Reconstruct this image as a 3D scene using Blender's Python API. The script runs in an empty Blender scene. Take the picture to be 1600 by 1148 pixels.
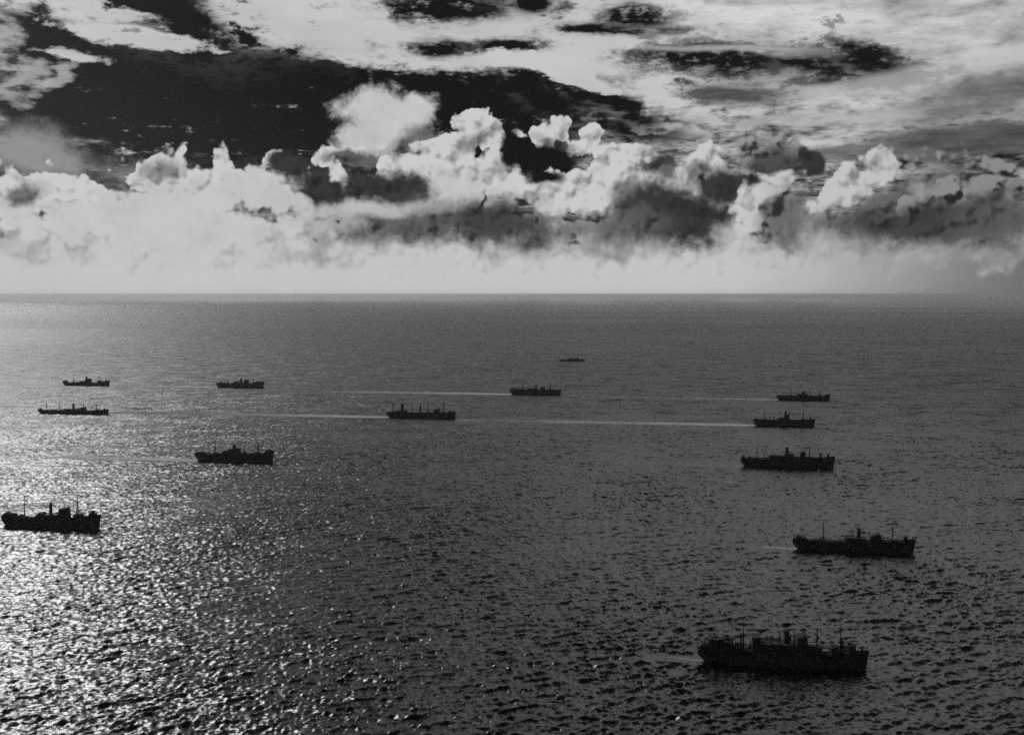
import bpy, math, random
import numpy as np
from mathutils import Vector, Matrix

scene = bpy.context.scene
R = math.radians

# ------------------------------------------------------------------ camera
PX_W, PX_H, FPX = 1600.0, 1148.0, 1715.0       # photograph size and focal length in its pixels
CAM_Z = 270.0
PITCH = math.atan((574.0 - 460.0) / FPX)
cam_d = bpy.data.cameras.new('camera')
cam = bpy.data.objects.new('camera', cam_d)
scene.collection.objects.link(cam)
cam.location = (0, 0, CAM_Z)
cam.rotation_euler = (math.pi / 2 - PITCH, 0, 0)
cam_d.sensor_width = 36.0
cam_d.lens = 36.0 * FPX / PX_W
cam_d.clip_start = 1.0
cam_d.clip_end = 600000.0
scene.camera = cam

SUN_AZ, SUN_EL = R(-31.5), R(30.0)             # azimuth from +Y towards +X
SUN_DIR = Vector((math.sin(SUN_AZ) * math.cos(SUN_EL), math.cos(SUN_AZ) * math.cos(SUN_EL), math.sin(SUN_EL)))


def pix_dir(x, y):
    cx, cy = (x - PX_W / 2) / FPX, -(y - PX_H / 2) / FPX
    c, s = math.cos(PITCH), math.sin(PITCH)
    return Vector((cx, c + cy * s, -s + cy * c)).normalized()


def at(x, y, z=0.0):
    d = pix_dir(x, y)
    t = (z - CAM_Z) / d.z
    return Vector((d.x * t, d.y * t, z))


def to_pix(p):
    c, s = math.cos(PITCH), math.sin(PITCH)
    dx, dy, dz = p[0], p[1], p[2] - CAM_Z
    depth = dy * c - dz * s
    up = dy * s + dz * c
    return PX_W / 2 + FPX * dx / depth, PX_H / 2 - FPX * up / depth


# ------------------------------------------------------------------ world: red-filtered sky with clouds
world = bpy.data.worlds.new('World')
scene.world = world
world.use_nodes = True
WT = world.node_tree
WT.nodes.clear()


class G:
    """tiny helper to write node maths"""
    def __init__(self, tree):
        self.t = tree

    def node(self, kind, **kw):
        n = self.t.nodes.new(kind)
        for k, v in kw.items():
            setattr(n, k, v)
        return n

    def put(self, sock, v):
        if isinstance(v, bpy.types.NodeSocket):
            self.t.links.new(v, sock)
        else:
            sock.default_value = v

    def m(self, op, a, b=0.0, c=0.0, clamp=False):
        n = self.node('ShaderNodeMath', operation=op)
        n.use_clamp = clamp
        self.put(n.inputs[0], a)
        self.put(n.inputs[1], b)
        self.put(n.inputs[2], c)
        return n.outputs[0]

    def v(self, op, a, b=None, scale=None):
        n = self.node('ShaderNodeVectorMath', operation=op)
        self.put(n.inputs[0], a)
        if b is not None:
            self.put(n.inputs[1], b)
        if scale is not None:
            self.put(n.inputs['Scale'], scale)
        return n.outputs['Value'] if op in ('LENGTH', 'DOT_PRODUCT', 'DISTANCE') else n.outputs['Vector']

    def sep(self, a):
        n = self.node('ShaderNodeSeparateXYZ')
        self.put(n.inputs[0], a)
        return n.outputs

    def comb(self, x, y, z=0.0):
        n = self.node('ShaderNodeCombineXYZ')
        for i, q in enumerate((x, y, z)):
            self.put(n.inputs[i], q)
        return n.outputs[0]

    def smooth(self, x, lo, hi, a=0.0, b=1.0):
        n = self.node('ShaderNodeMapRange', interpolation_type='SMOOTHSTEP')
        for i, q in enumerate((x, lo, hi, a, b)):
            self.put(n.inputs[i], q)
        return n.outputs[0]

    def lin(self, x, lo, hi, a=0.0, b=1.0):
        n = self.node('ShaderNodeMapRange', interpolation_type='LINEAR')
        for i, q in enumerate((x, lo, hi, a, b)):
            self.put(n.inputs[i], q)
        return n.outputs[0]

    def mix(self, f, a, b):
        n = self.node('ShaderNodeMix', data_type='FLOAT')
        self.put(n.inputs[0], f)
        self.put(n.inputs[2], a)
        self.put(n.inputs[3], b)
        return n.outputs[0]

    def noise(self, vec, scale, detail=5.0, rough=0.55, lac=2.0, color=False, dist=0.0):
        n = self.node('ShaderNodeTexNoise', noise_dimensions='3D')
        self.put(n.inputs['Vector'], vec)
        n.inputs['Scale'].default_value = scale
        n.inputs['Detail'].default_value = detail
        n.inputs['Roughness'].default_value = rough
        n.inputs['Lacunarity'].default_value = lac
        n.inputs['Distortion'].default_value = dist
        return n.outputs['Color' if color else 'Fac']

    def voro(self, vec, scale, detail=2.0, rough=0.5, smooth=0.6):
        n = self.node('ShaderNodeTexVoronoi', voronoi_dimensions='2D', feature='SMOOTH_F1')
        n.inputs['Smoothness'].default_value = smooth
        self.put(n.inputs['Vector'], vec)
        n.inputs['Scale'].default_value = scale
        n.inputs['Detail'].default_value = detail
        n.inputs['Roughness'].default_value = rough
        return n.outputs['Distance']

    def dome(self, vec, loc, rad, rot=0.0):
        """1 at the middle of an ellipse, 0 at its rim"""
        n = self.node('ShaderNodeMapping', vector_type='TEXTURE')
        self.put(n.inputs['Vector'], vec)
        n.inputs['Location'].default_value = (loc[0], loc[1], 0)
        n.inputs['Rotation'].default_value = (0, 0, rot)
        n.inputs['Scale'].default_value = (rad[0], rad[1], 1)
        q = self.node('ShaderNodeTexGradient', gradient_type='SPHERICAL')
        self.t.links.new(n.outputs[0], q.inputs[0])
        return q.outputs['Fac']


SKY_STRENGTH = 0.1
w = G(WT)
tc = w.node('ShaderNodeTexCoord')
D0 = w.v('NORMALIZE', tc.outputs['Generated'])
dx, dy, dz = w.sep(D0)
SC = FPX / 1000.0                              # angles in thousandths of the photograph's pixels at its centre
az = w.m('ARCTAN2', dx, dy)
el = w.m('ARCSINE', dz)
U = w.m('MULTIPLY', az, SC)
V = w.m('MULTIPLY', el, SC)
P0 = w.comb(U, V, 0.0)


def uv(x, y):
    d = pix_dir(x, y)
    return math.atan2(d.x, d.y) * SC, math.asin(d.z) * SC


# clear sky, seen through the deep red filter that darkens it
sky = w.node('ShaderNodeTexSky', sky_type='NISHITA')
sky.sun_disc = False
sky.sun_elevation = SUN_EL
sky.sun_rotation = SUN_AZ
sky.altitude = 270.0
sky.air_density = 1.0
sky.dust_density = 1.2
sky.ozone_density = 1.0
sepc = w.node('ShaderNodeSeparateColor')
WT.links.new(sky.outputs[0], sepc.inputs[0])
RED = sepc.outputs[0]
clear = w.m('MULTIPLY', w.m('POWER', RED, 1.8), 0.0022)
clear = w.m('MAXIMUM', w.m('MINIMUM', clear, 1.0), 0.10)   # units: radiance / SKY_STRENGTH

# how near to the sun a direction lies
LOW = (math.sin(R(-33)) * math.cos(R(25)), math.cos(R(-33)) * math.cos(R(25)), math.sin(R(25)))   # the bright quarter below the sun
SUNC = w.v('DOT_PRODUCT', D0, LOW)
NEAR = w.smooth(SUNC, 0.42, 0.80)

# noises: W wispy, seen in the perspective of a flat cloud sheet; B billowing; F soft
dzp = w.m('ADD', w.m('MAXIMUM', dz, 0.0), 0.06)
Q = w.comb(w.m('DIVIDE', dx, dzp), w.m('DIVIDE', dy, dzp), 0.0)
Wn = w.m('MULTIPLY', w.m('SUBTRACT', w.noise(Q, 1.3, 6.0, 0.66), 0.5), 2.4)
Wn2 = w.m('MULTIPLY', w.m('SUBTRACT', w.noise(w.v('ADD', Q, (31.0, 7.0, 3.0)), 0.5, 3.0, 0.55), 0.5), 2.4)
Fc = w.noise(D0, 20.0, 5.0, 0.6, color=True)
Fv = w.v('SUBTRACT', Fc, (0.5, 0.5, 0.5))
Fn = w.m('MULTIPLY', w.m('SUBTRACT', w.noise(w.v('ADD', D0, (3.0, 1.0, 5.0)), 30.0, 6.0, 0.66), 0.5), 2.4)
Fl = w.m('MULTIPLY', w.m('SUBTRACT', w.noise(w.v('ADD', D0, (8.0, 2.0, 5.0)), 7.0, 2.0, 0.5), 0.5), 2.4)
We = w.m('MULTIPLY', w.m('SUBTRACT', w.noise(w.v('ADD', Q, (5.0, 17.0, 3.0)), 3.2, 5.0, 0.62), 0.5), 2.4)
Ff = w.m('MULTIPLY', w.m('SUBTRACT', w.noise(w.v('MULTIPLY', D0, (1.0, 1.0, 2.2)), 55.0, 5.0, 0.68), 0.5), 2.4)
WF = w.m('ADD', w.m('MULTIPLY_ADD', Ff, 1.0, w.m('MULTIPLY', Fn, 0.4)), We)
Pw = w.v('ADD', P0, w.v('MULTIPLY', Fv, (0.060, 0.050, 0.0)))


def billow(vec):
    a = w.voro(vec, 24.0, 2.0, 0.55, 0.22)
    return w.m('SUBTRACT', 0.40, a)


Pb = w.v('ADD', P0, w.v('MULTIPLY', Fv, (0.035, 0.030, 0.0)))
B1 = billow(Pb)
B2 = billow(w.v('ADD', Pb, (-0.006, 0.008, 0.0)))
RELIEF = w.m('SUBTRACT', B1, B2)               # > 0 where a billow turns towards the sun
Ps = w.v('ADD', P0, w.v('MULTIPLY', w.v('SUBTRACT', w.noise(Q, 0.9, 4.0, 0.6, color=True), (0.5, 0.5, 0.5)), (0.20, 0.06, 0.0)))

# cloud radiance, all times 1 / SKY_STRENGTH
WHITE = w.mix(NEAR, 4.4, 5.6)

# 1. the high sheet, everywhere
hc = w.smooth(w.m('ADD', w.m('ADD', Wn, w.m('MULTIPLY', Wn2, 0.9)), -0.40), -0.25, 0.3)
hl = w.m('MULTIPLY', WHITE, w.lin(w.m('ADD', Wn, Wn2), -0.6, 0.6, 0.35, 1.0))
L = w.mix(hc, clear, hl)

# 2. strokes of sheet cloud and of clear sky between
NOISE = {'w': (WF, Ps), 'b': (B1, Pw), 'f': (Fn, Pw)}


AMP = {'w': 0.65, 'b': 0.8, 'f': 0.7}


def stroke(L, kind, x, y, rx, ry, rot, lum, soft=0.08, amp=0.5, op=1.0):
    nz, P = NOISE[kind]
    u0, v0 = uv(x, y)
    f = w.dome(P, (u0, v0), (2 * rx / 1000.0, 2 * ry / 1000.0), R(rot))
    f = w.m('MULTIPLY_ADD', nz, amp * AMP[kind], f)
    msk = w.smooth(f, 0.5 - soft, 0.5 + soft, 0.0, op)
    return w.mix(msk, L, lum)


def lit(base, k=2.0, lo=0.25, hi=1.0):
    """cloud of this brightness with its billows shaded"""
    s = w.m('ADD', w.m('MULTIPLY_ADD', Fn, 0.2, 0.9), w.m('MULTIPLY', RELIEF, k), clamp=True)
    return w.m('MULTIPLY', base, w.mix(s, lo, hi))


CLR = clear
streak = w.m('MULTIPLY', WHITE, w.lin(w.m('ADD', w.m('MULTIPLY_ADD', We, 0.5, Wn), w.m('MULTIPLY', Wn2, 0.7)), -0.42, 0.5, 0.10, 1.0))
white_hi = w.m('MULTIPLY', WHITE, w.lin(Wn, -0.8, 0.1, 0.7, 1.0))
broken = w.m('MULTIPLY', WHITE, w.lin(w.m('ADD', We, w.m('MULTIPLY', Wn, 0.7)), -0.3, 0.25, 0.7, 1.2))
veil = w.m('MULTIPLY', WHITE, w.lin(WF, -0.6, 0.6, 0.12, 0.5))
grey_lo = w.m('MULTIPLY', WHITE, w.lin(w.m('ADD', We, Wn), -0.5, 0.5, 0.07, 0.26))

SHEET = [
    # broad sheet across the top, grey and streaky on the right
    ('w', 1380, -120, 520, 400, 0, streak, .20, .5),
    ('w', 1420, -300, 560, 420, 0, broken, .30, .7),  # bright cloud, mostly out of view, added to lighten the near sea at right
    ('w', 620, 40, 330, 60, -6, white_hi, .10, .6),
    ('w', 900, 90, 230, 75, 0, white_hi, .12, .6),
    ('w', 960, 140, 160, 60, -20, white_hi, .12, .6),
    ('w', 150, 25, 190, 24, -4, white_hi, .10, .7),
    # the large clear gap at left and its arm to the right, thin cloud round it
    ('w', 280, 165, 290, 92, -4, veil, .28, .7, .85),
    ('w', 700, 138, 240, 50, -8, veil, .28, .8, .8),
    ('w', 250, 170, 260, 95, -4, CLR, .17, .45),
    ('w', 470, 170, 150, 85, 0, CLR, .17, .4),
    ('w', 690, 125, 210, 42, -8, CLR, .17, .6),
    ('w', 700, 190, 130, 60, 0, CLR, .17, .4),
    ('w', 800, 215, 90, 50, 0, CLR, .17, .5),
    ('w', 300, 40, 50, 60, 20, CLR, .17, .6),
    ('w', 270, 8, 42, 16, -15, CLR, .17, .6),
    ('w', 80, 50, 80, 26, -10, CLR, .20, .8),
    ('w', 110, 90, 110, 40, 0, CLR, .20, .7),
    ('w', 60, 170, 80, 45, 0, CLR, .25, .7, .85),
    # bands of white inside and above it
    ('w', 480, 38, 130, 36, -12, white_hi, .20, .7),
    ('w', 640, 72, 150, 26, -8, white_hi, .20, .7),
    ('w', 800, 45, 120, 34, 0, white_hi, .20, .7),
    ('w', 210, 56, 95, 13, -4, white_hi, .10, .6),
    ('w', 115, 86, 45, 10, -8, white_hi, .12, .6),
    ('w', 55, 120, 24, 32, -25, white_hi, .25, .8, .6),
    ('w', 108, 120, 12, 22, -30, white_hi, .25, .8, .6),
    ('w', 10, 70, 30, 40, 0, white_hi, .25, .8, .7),
    # clear gaps further right
    ('w', 690, 8, 90, 14, 3, CLR, .16, .7),
    ('w', 700, 68, 85, 11, 0, CLR, .16, .7),
    ('w', 800, 68, 60, 12, 0, CLR, .16, .7),
    ('w', 960, 42, 95, 7, -2, CLR, .17, .7),
    ('w', 1005, 22, 40, 12, 0, CLR, .20, .7),
    ('w', 825, 2, 30, 12, 0, CLR, .16, .7),
    ('w', 1150, 98, 130, 24, -6, CLR, .24, .8),
    ('w', 1305, 100, 100, 24, -6, CLR, .26, .9),
    ('w', 1360, 88, 60, 16, -14, CLR, .26, .9),
    ('w', 1240, 84, 60, 7, -4, streak, .30, .9, .8),
    ('w', 1150, 78, 110, 5, -3, white_hi, .30, .9, .6),
    ('w', 1120, 155, 75, 16, -3, grey_lo, .20, .6),
    ('w', 920, 165, 60, 22, -20, CLR, .17, .7),
    ('w', 990, 199, 90, 15, -4, CLR, .17, .6),
    ('w', 960, 172, 60, 12, -25, CLR, .20, .7),
    ('w', 900, 150, 40, 10, -20, CLR, .20, .7),
    ('w', 830, 120, 55, 16, -10, CLR, .17, .7),
    ('w', 870, 165, 60, 28, -20, CLR, .16, .6),
    ('w', 1530, 212, 130, 20, 0, grey_lo, .20, .7),
    ('w', 1550, 145, 110, 26, 8, grey_lo, .30, .8, .8),
    ('w', 1440, 236, 220, 12, 0, grey_lo, .20, .6, .8),
    ('w', 1240, 186, 170, 10, 3, white_hi, .25, .6, .6),
    ('w', 1420, 120, 200, 12, 8, white_hi, .30, .6, .6),
    ('w', 830, 100, 95, 14, -8, white_hi, .12, .8),
    ('w', 900, 130, 60, 8, -20, white_hi, .12, .8),
]
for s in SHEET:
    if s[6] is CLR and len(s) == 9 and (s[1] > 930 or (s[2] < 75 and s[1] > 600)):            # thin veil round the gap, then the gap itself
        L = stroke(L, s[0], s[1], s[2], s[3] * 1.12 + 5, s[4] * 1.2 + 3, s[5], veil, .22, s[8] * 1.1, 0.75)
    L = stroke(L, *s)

# 3. the cumulus bank that runs round the horizon
bank_h = w.m('ADD', 0.185, w.m('MULTIPLY', Fl, 0.05))
bank = w.smooth(w.m('ADD', w.m('SUBTRACT', bank_h, V), w.m('MULTIPLY', B1, 0.10)), -0.015, 0.015)
bank_l = w.m('MULTIPLY', WHITE, w.lin(w.m('ADD', Fl, w.m('MULTIPLY', Fn, 0.3)), -0.6, 0.1, 0.45, 1.0))
L = w.mix(bank, L, lit(bank_l, 1.0, 0.6, 1.0))

wl = lit(WHITE, 1.9, 0.45, 1.06)               # white cumulus
gl = lit(w.m('MULTIPLY', WHITE, 0.38), 3.0, 0.12, 1.4)
dl = lit(w.m('MULTIPLY', WHITE, 0.16), 2.0, 0.35, 1.3)   # shaded cumulus
nl = lit(w.m('MULTIPLY', WHITE, 0.06), 1.5, 0.6, 1.2)
soft_w = w.m('MULTIPLY', WHITE, w.lin(Fn, -0.6, 0.1, 0.8, 1.0))

CUMULUS = [
    # left bank
    ('f', 0, 232, 130, 30, -8, w.m('MULTIPLY', WHITE, .6), .40, .9, .8),
    ('b', 40, 318, 150, 66, 0, wl, .05, .5),
    ('b', 130, 315, 100, 58, 0, wl, .05, .5),
    ('b', 260, 256, 44, 36, 0, wl, .04, .45),
    ('b', 225, 285, 45, 36, 0, wl, .04, .45),
    ('b', 347, 252, 20, 28, 0, wl, .04, .4),
    ('b', 320, 300, 85, 55, 0, wl, .04, .4),
    ('b', 250, 345, 260, 70, 0, soft_w, .10, .4),
    ('f', 255, 262, 30, 16, 15, dl, .25, .6, .75),
    ('f', 45, 305, 24, 15, 20, dl, .25, .6, .9),
    ('b', 415, 262, 38, 12, 38, wl, .06, .4),
    ('b', 405, 300, 75, 44, 0, soft_w, .08, .4),
    ('b', 60, 285, 120, 34, 0, wl, .05, .5),
    ('f', 45, 305, 24, 15, 20, dl, .25, .6, .9),
    ('f', 448, 258, 28, 18, -10, nl, .15, .5),
    # the loose puff and the ring below it
    ('f', 600, 182, 66, 42, 0, soft_w, .14, .55),
    ('f', 650, 165, 30, 24, 0, soft_w, .14, .55),
    ('f', 575, 222, 48, 34, 0, soft_w, .14, .5),
    ('f', 648, 222, 28, 22, 35, dl, .25, .6, .85),
    ('b', 510, 248, 30, 24, 0, wl, .05, .5),
    ('b', 570, 236, 50, 10, 0, wl, .08, .4),
    ('f', 560, 250, 46, 12, 0, dl, .20, .5),
    ('f', 500, 290, 44, 24, -20, nl, .18, .5),
    ('b', 531, 276, 14, 24, 0, wl, .10, .5),
    # great tower in the middle
    ('b', 733, 196, 36, 32, 0, wl, .03, .4),
    ('b', 768, 216, 34, 28, 0, wl, .03, .4),
    ('b', 695, 236, 58, 36, 10, wl, .03, .4),
    ('b', 630, 258, 55, 24, 15, wl, .04, .4),
    ('b', 740, 285, 140, 52, 0, wl, .05, .4),
    ('b', 690, 300, 130, 40, 0, soft_w, .08, .4),
    ('f', 740, 222, 26, 12, 20, dl, .30, .6, .8),
    ('f', 605, 294, 62, 26, 0, nl, .18, .6),

    ('f', 590, 285, 22, 14, 0, nl, .18, .5),
    ('b', 848, 210, 30, 24, 0, wl, .05, .6),
    ('b', 880, 200, 30, 25, 0, wl, .05, .6),
    ('b', 905, 226, 40, 22, 0, wl, .06, .6),
    ('b', 815, 212, 18, 10, 0, wl, .06, .4),
    ('b', 930, 212, 30, 26, 0, wl, .06, .6),
    ('f', 870, 222, 30, 9, -10, dl, .25, .7, .7),
    ('b', 975, 240, 50, 30, 0, wl, .05, .5),
    ('f', 845, 248, 62, 23, 0, CLR, .14, .5),
    ('f', 800, 240, 18, 26, 0, CLR, .14, .5),
    ('b', 900, 300, 140, 44, 0, wl, .06, .4),
    ('b', 1010, 285, 120, 52, 0, wl, .06, .5),
    ('b', 1110, 262, 70, 34, 0, wl, .08, .5),
    ('f', 1030, 255, 26, 22, 0, dl, .30, .8, .9),
    ('f', 850, 275, 28, 12, 0, CLR, .2, .5),
    ('b', 960, 268, 62, 34, 0, wl, .04, .5),
    ('b', 1060, 285, 60, 36, 0, wl, .05, .5),
    ('b', 1120, 250, 44, 30, 10, wl, .06, .5),
    ('f', 1035, 258, 20, 20, 10, nl, .22, .8, .85),
    ('f', 1085, 272, 22, 12, 0, dl, .25, .8, .7),
    ('f', 985, 300, 40, 12, 10, dl, .30, .8, .6),
    # dark undersides
    ('f', 700, 350, 160, 34, -3, dl, .22, .6),
    ('f', 780, 345, 90, 30, -3, nl, .30, .7, .8),
    ('f', 560, 368, 45, 14, 0, dl, .3, .6, .8),
    ('f', 560, 328, 120, 11, 2, soft_w, .32, .8, .8),
    ('f', 1060, 335, 110, 42, 3, nl, .20, .55),
    ('f', 1130, 292, 56, 26, 10, nl, .20, .5),
    ('f', 960, 350, 70, 22, 0, dl, .3, .6, .8),
    # dark tower and its neighbours at right
    ('b', 1205, 240, 58, 44, 0, gl, .08, .5),
    ('f', 1215, 265, 44, 30, 20, nl, .25, .6, .85),
    ('b', 1266, 256, 22, 28, 0, nl, .12, .4),
    ('b', 1480, 318, 190, 78, 0, gl, .08, .6),
    ('b', 1200, 328, 58, 58, 10, gl, .05, .4),
    ('b', 1172, 335, 32, 42, 0, wl, .10, .4),
    ('b', 1210, 298, 48, 24, 30, wl, .14, .5),
    ('f', 1232, 345, 36, 44, -10, dl, .30, .7, .8),
    ('b', 1320, 292, 66, 34, 28, wl, .06, .4),
    ('b', 1370, 262, 38, 26, 25, wl, .06, .4),
    ('f', 1380, 315, 60, 20, 28, dl, .25, .5, .8),
    ('f', 1470, 300, 60, 34, 0, dl, .3, .7, .8),
    ('b', 1440, 290, 24, 30, 10, w.m('MULTIPLY', WHITE, .7), .20, .5, .9),
    ('b', 1540, 310, 36, 24, 0, w.m('MULTIPLY', WHITE, .62), .25, .5, .9),
    ('b', 1420, 318, 34, 26, 0, gl, .06, .5),
    ('b', 1490, 300, 44, 30, 0, gl, .06, .5),
    ('b', 1560, 285, 40, 26, 0, gl, .08, .5),
    ('f', 1430, 350, 120, 26, 0, nl, .3, .6, .9),
    ('f', 1520, 335, 60, 22, 0, nl, .3, .7, .8),
    ('f', 1570, 345, 70, 40, 0, dl, .3, .6, .9),
]
for s in CUMULUS:
    L = stroke(L, *s)

# 4. bright air along the horizon
puff = w.m('ADD', w.m('MULTIPLY', Fn, 0.04), w.m('MULTIPLY', B1, -0.04))
hz = w.smooth(w.m('ADD', V, puff), 0.090, 0.050)
hzl = w.m('MULTIPLY', w.mix(w.smooth(SUNC, 0.46, 0.68), 1.5, 5.6), w.lin(Fn, -0.8, 0.8, 0.93, 1.05))
L = w.mix(hz, L, hzl)

# below the horizon (never seen, the sea covers it)
bg = w.node('ShaderNodeBackground')
WT.links.new(L, bg.inputs['Color'])
bg.inputs['Strength'].default_value = SKY_STRENGTH
outw = w.node('ShaderNodeOutputWorld')
WT.links.new(bg.outputs[0], outw.inputs['Surface'])
world.cycles.sampling_method = 'NONE'

# ------------------------------------------------------------------ sun, veiled by thin cloud
sun_d = bpy.data.lights.new('sun', 'SUN')
sun_d.energy = 0.8
sun_d.angle = R(18.0)
sun_d.color = (1, 1, 1)
sun = bpy.data.objects.new('sun', sun_d)
scene.collection.objects.link(sun)
sun.rotation_euler = SUN_DIR.to_track_quat('Z', 'Y').to_euler()

vs = scene.view_settings
vs.view_transform = 'Standard'
vs.look = 'None'
vs.exposure = 0.0
vs.gamma = 1.0
vs.use_curve_mapping = False
scene.cycles.max_bounces = 3
scene.cycles.volume_bounces = 2
scene.cycles.use_denoising = False
scene.cycles.use_adaptive_sampling = True
scene.cycles.adaptive_threshold = 0.02
scene.cycles.adaptive_min_samples = 32


# ------------------------------------------------------------------ materials
def material(name, base, rough, spec=0.5, var=0.0, scale=0.4):
    mt = bpy.data.materials.new(name)
    mt.use_nodes = True
    g = G(mt.node_tree)
    b = mt.node_tree.nodes['Principled BSDF']
    b.inputs['Roughness'].default_value = rough
    b.inputs['Specular IOR Level'].default_value = spec
    co = g.node('ShaderNodeTexCoord').outputs['Object']
    n = g.noise(co, scale, 5.0, 0.6)
    f = g.lin(n, 0.3, 0.7, base * (1 - var), base * (1 + var))
    mt.node_tree.links.new(f, b.inputs['Base Color'])
    return mt


M_HULL = material('ship_paint_dark_grey', 0.08, 0.6, 0.2, 0.3, 0.25)
M_DECK = material('ship_deck_grey', 0.04, 0.8, 0.15, 0.3, 0.5)
M_HOUSE = material('ship_house_grey', 0.08, 0.6, 0.2, 0.25, 0.4)
M_SPAR = material('ship_spar_grey', 0.04, 0.7, 0.15, 0.2, 0.5)


# ------------------------------------------------------------------ where the ships lie: stern and bow columns, waterline row
HEADING = R(-9.0)                              # the convoy steers right and a little towards the viewer
PLACE = {
    'near': (1090, 1358, 1043, 0.135), 'second': (1238.5, 1431, 863, 0.135), 'leftmost': (3.5, 158.5, 826, 0.135),
    'third': (1157, 1304.5, 731, 0.135), 'third_left': (305, 428.5, 722, 0.135), 'file2_right': (1176.5, 1274, 666, 0.135),
    'file2_mid': (604, 712.5, 653.5, 0.135), 'file1_left': (98.5, 172, 602.7, 0.135), 'file2_left': (60, 170.5, 647.2, 0.135),
    'file1_second': (338, 413, 606, 0.135), 'file1_mid': (796.5, 877, 617, 0.135), 'file1_right': (1213, 1297.5, 625.5, 0.135),
    'escort': (873.5, 914.5, 564.6, 0.10),
}
DIR = Vector((math.cos(HEADING), math.sin(HEADING), 0))
NRM = Vector((-DIR.y, DIR.x, 0))               # away from the viewer


def place_ship(xs, xb, yw, beam):
    xm = (xs + xb) / 2
    near = at(xm, yw)
    L = 120.0
    for _ in range(12):
        B = beam * L
        c = near + NRM * (B / 2)
        ax, bx = to_pix(c - DIR * L / 2)[0], to_pix(c + DIR * L / 2)[0]
        L *= (xb - xs) / (bx - ax)
        near = near + DIR * ((xm - (ax + bx) / 2) * (near.length / FPX))
    return near + NRM * (B / 2), L, B


# wakes: ship, column where the wake fades, breadth
WAKES = {}
for key, tail, wide in (('file1_left', -40, 2.4), ('file1_second', 176, 2.4), ('file1_mid', 417, 2.6), ('file1_right', 882, 2.2),
                        ('file2_mid', 176, 2.0), ('file2_right', 716, 2.0), ('third_left', 90, 1.5), ('third', 1085, 1.0),
                        ('second', 1195, 0.8), ('near', 1040, 0.8)):
    c_, L_, B_ = place_ship(*PLACE[key])
    st_ = c_ - DIR * (0.47 * L_)
    ln_ = 20.0
    while to_pix(st_ - DIR * ln_)[0] > tail and ln_ < 2600:
        ln_ += 5
    WAKES[key] = (st_, ln_, wide)


def wake_half(d, wide):
    return (7.0 + 0.5 * np.sqrt(np.maximum(d, 0))) * wide


# ------------------------------------------------------------------ sea: a wave field from a wind-sea spectrum
def wave_tile(N, size, wind, direction, seed, lmin, lmax, std, spread=3.0):
    rng = np.random.default_rng(seed)
    k1 = 2 * np.pi * np.fft.fftfreq(N, size / N)
    kx, ky = np.meshgrid(k1, k1, indexing='ij')
    k = np.hypot(kx, ky)
    k[0, 0] = 1.0
    Lw = wind ** 2 / 9.81
    c = (kx * math.cos(direction) + ky * math.sin(direction)) / k
    P = np.exp(-1.0 / (k * Lw) ** 2) / k ** 3.1 * (np.abs(c) ** spread + 0.06)
    lam = 2 * np.pi / k
    P *= (lam < lmax) * (lam > lmin)
    P[0, 0] = 0
    h0 = (rng.normal(size=(N, N)) + 1j * rng.normal(size=(N, N))) * np.sqrt(P)
    H = np.fft.ifft2(h0).real
    s = std / H.std()
    h0 *= s
    return (np.fft.ifft2(h0).real, np.fft.ifft2(-1j * kx / k * h0).real, np.fft.ifft2(-1j * ky / k * h0).real, size, N)


def sample(tile, x, y, chan):
    A, size, N = tile[chan], tile[3], tile[4]
    fx, fy = (x / size * N) % N, (y / size * N) % N
    i, j = np.floor(fx).astype(np.int64), np.floor(fy).astype(np.int64)
    a, b = fx - i, fy - j
    i %= N
    j %= N
    i1, j1 = (i + 1) % N, (j + 1) % N
    return (A[i, j] * (1 - a) * (1 - b) + A[i1, j] * a * (1 - b) + A[i, j1] * (1 - a) * b + A[i1, j1] * a * b)


WAVE_DIR = R(112.0)
T1 = wave_tile(1024, 1531.0, 5.2, WAVE_DIR, 3, 4.3, 140.0, 0.50, 6.0)
T2 = wave_tile(512, 317.0, 7.0, WAVE_DIR, 8, 1.6, 8.0, 0.25, 3.0)


def waves(x, y):
    r = np.hypot(x, y)
    f1 = np.clip((5200 - r) / 3000, 0, 1)
    f2 = np.clip((4200 - r) / 2400, 0, 1)
    ca, sa = math.cos(0.35), math.sin(0.35)
    x2, y2 = x * ca + y * sa, -x * sa + y * ca
    gm = 1 + 0.10 * np.sin(x / 61 + y / 143 + 1) + 0.12 * np.sin(y / 97 - x / 171) + 0.10 * np.sin(x / 37 - y / 239 + 2)
    for st_, ln_, wide in WAKES.values():      # churned water astern lies flatter
        d = -((x - st_.x) * DIR.x + (y - st_.y) * DIR.y)
        e = np.abs((x - st_.x) * NRM.x + (y - st_.y) * NRM.y) / wake_half(d, wide)
        m_ = np.clip((1.5 - e) / 0.5, 0, 1) * np.clip((d + 8) / 8, 0, 1) * np.clip((ln_ + 30 - d) / 30, 0, 1)
        gm = gm * (1 - 0.85 * m_)
    f1 = f1 * gm
    f2 = f2 * (0.1 + 0.9 * gm)
    h = f1 * sample(T1, x, y, 0) + f2 * sample(T2, x2, y2, 0)
    ox = f1 * sample(T1, x, y, 1)
    oy = f1 * sample(T1, x, y, 2)
    return h, ox, oy


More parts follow.
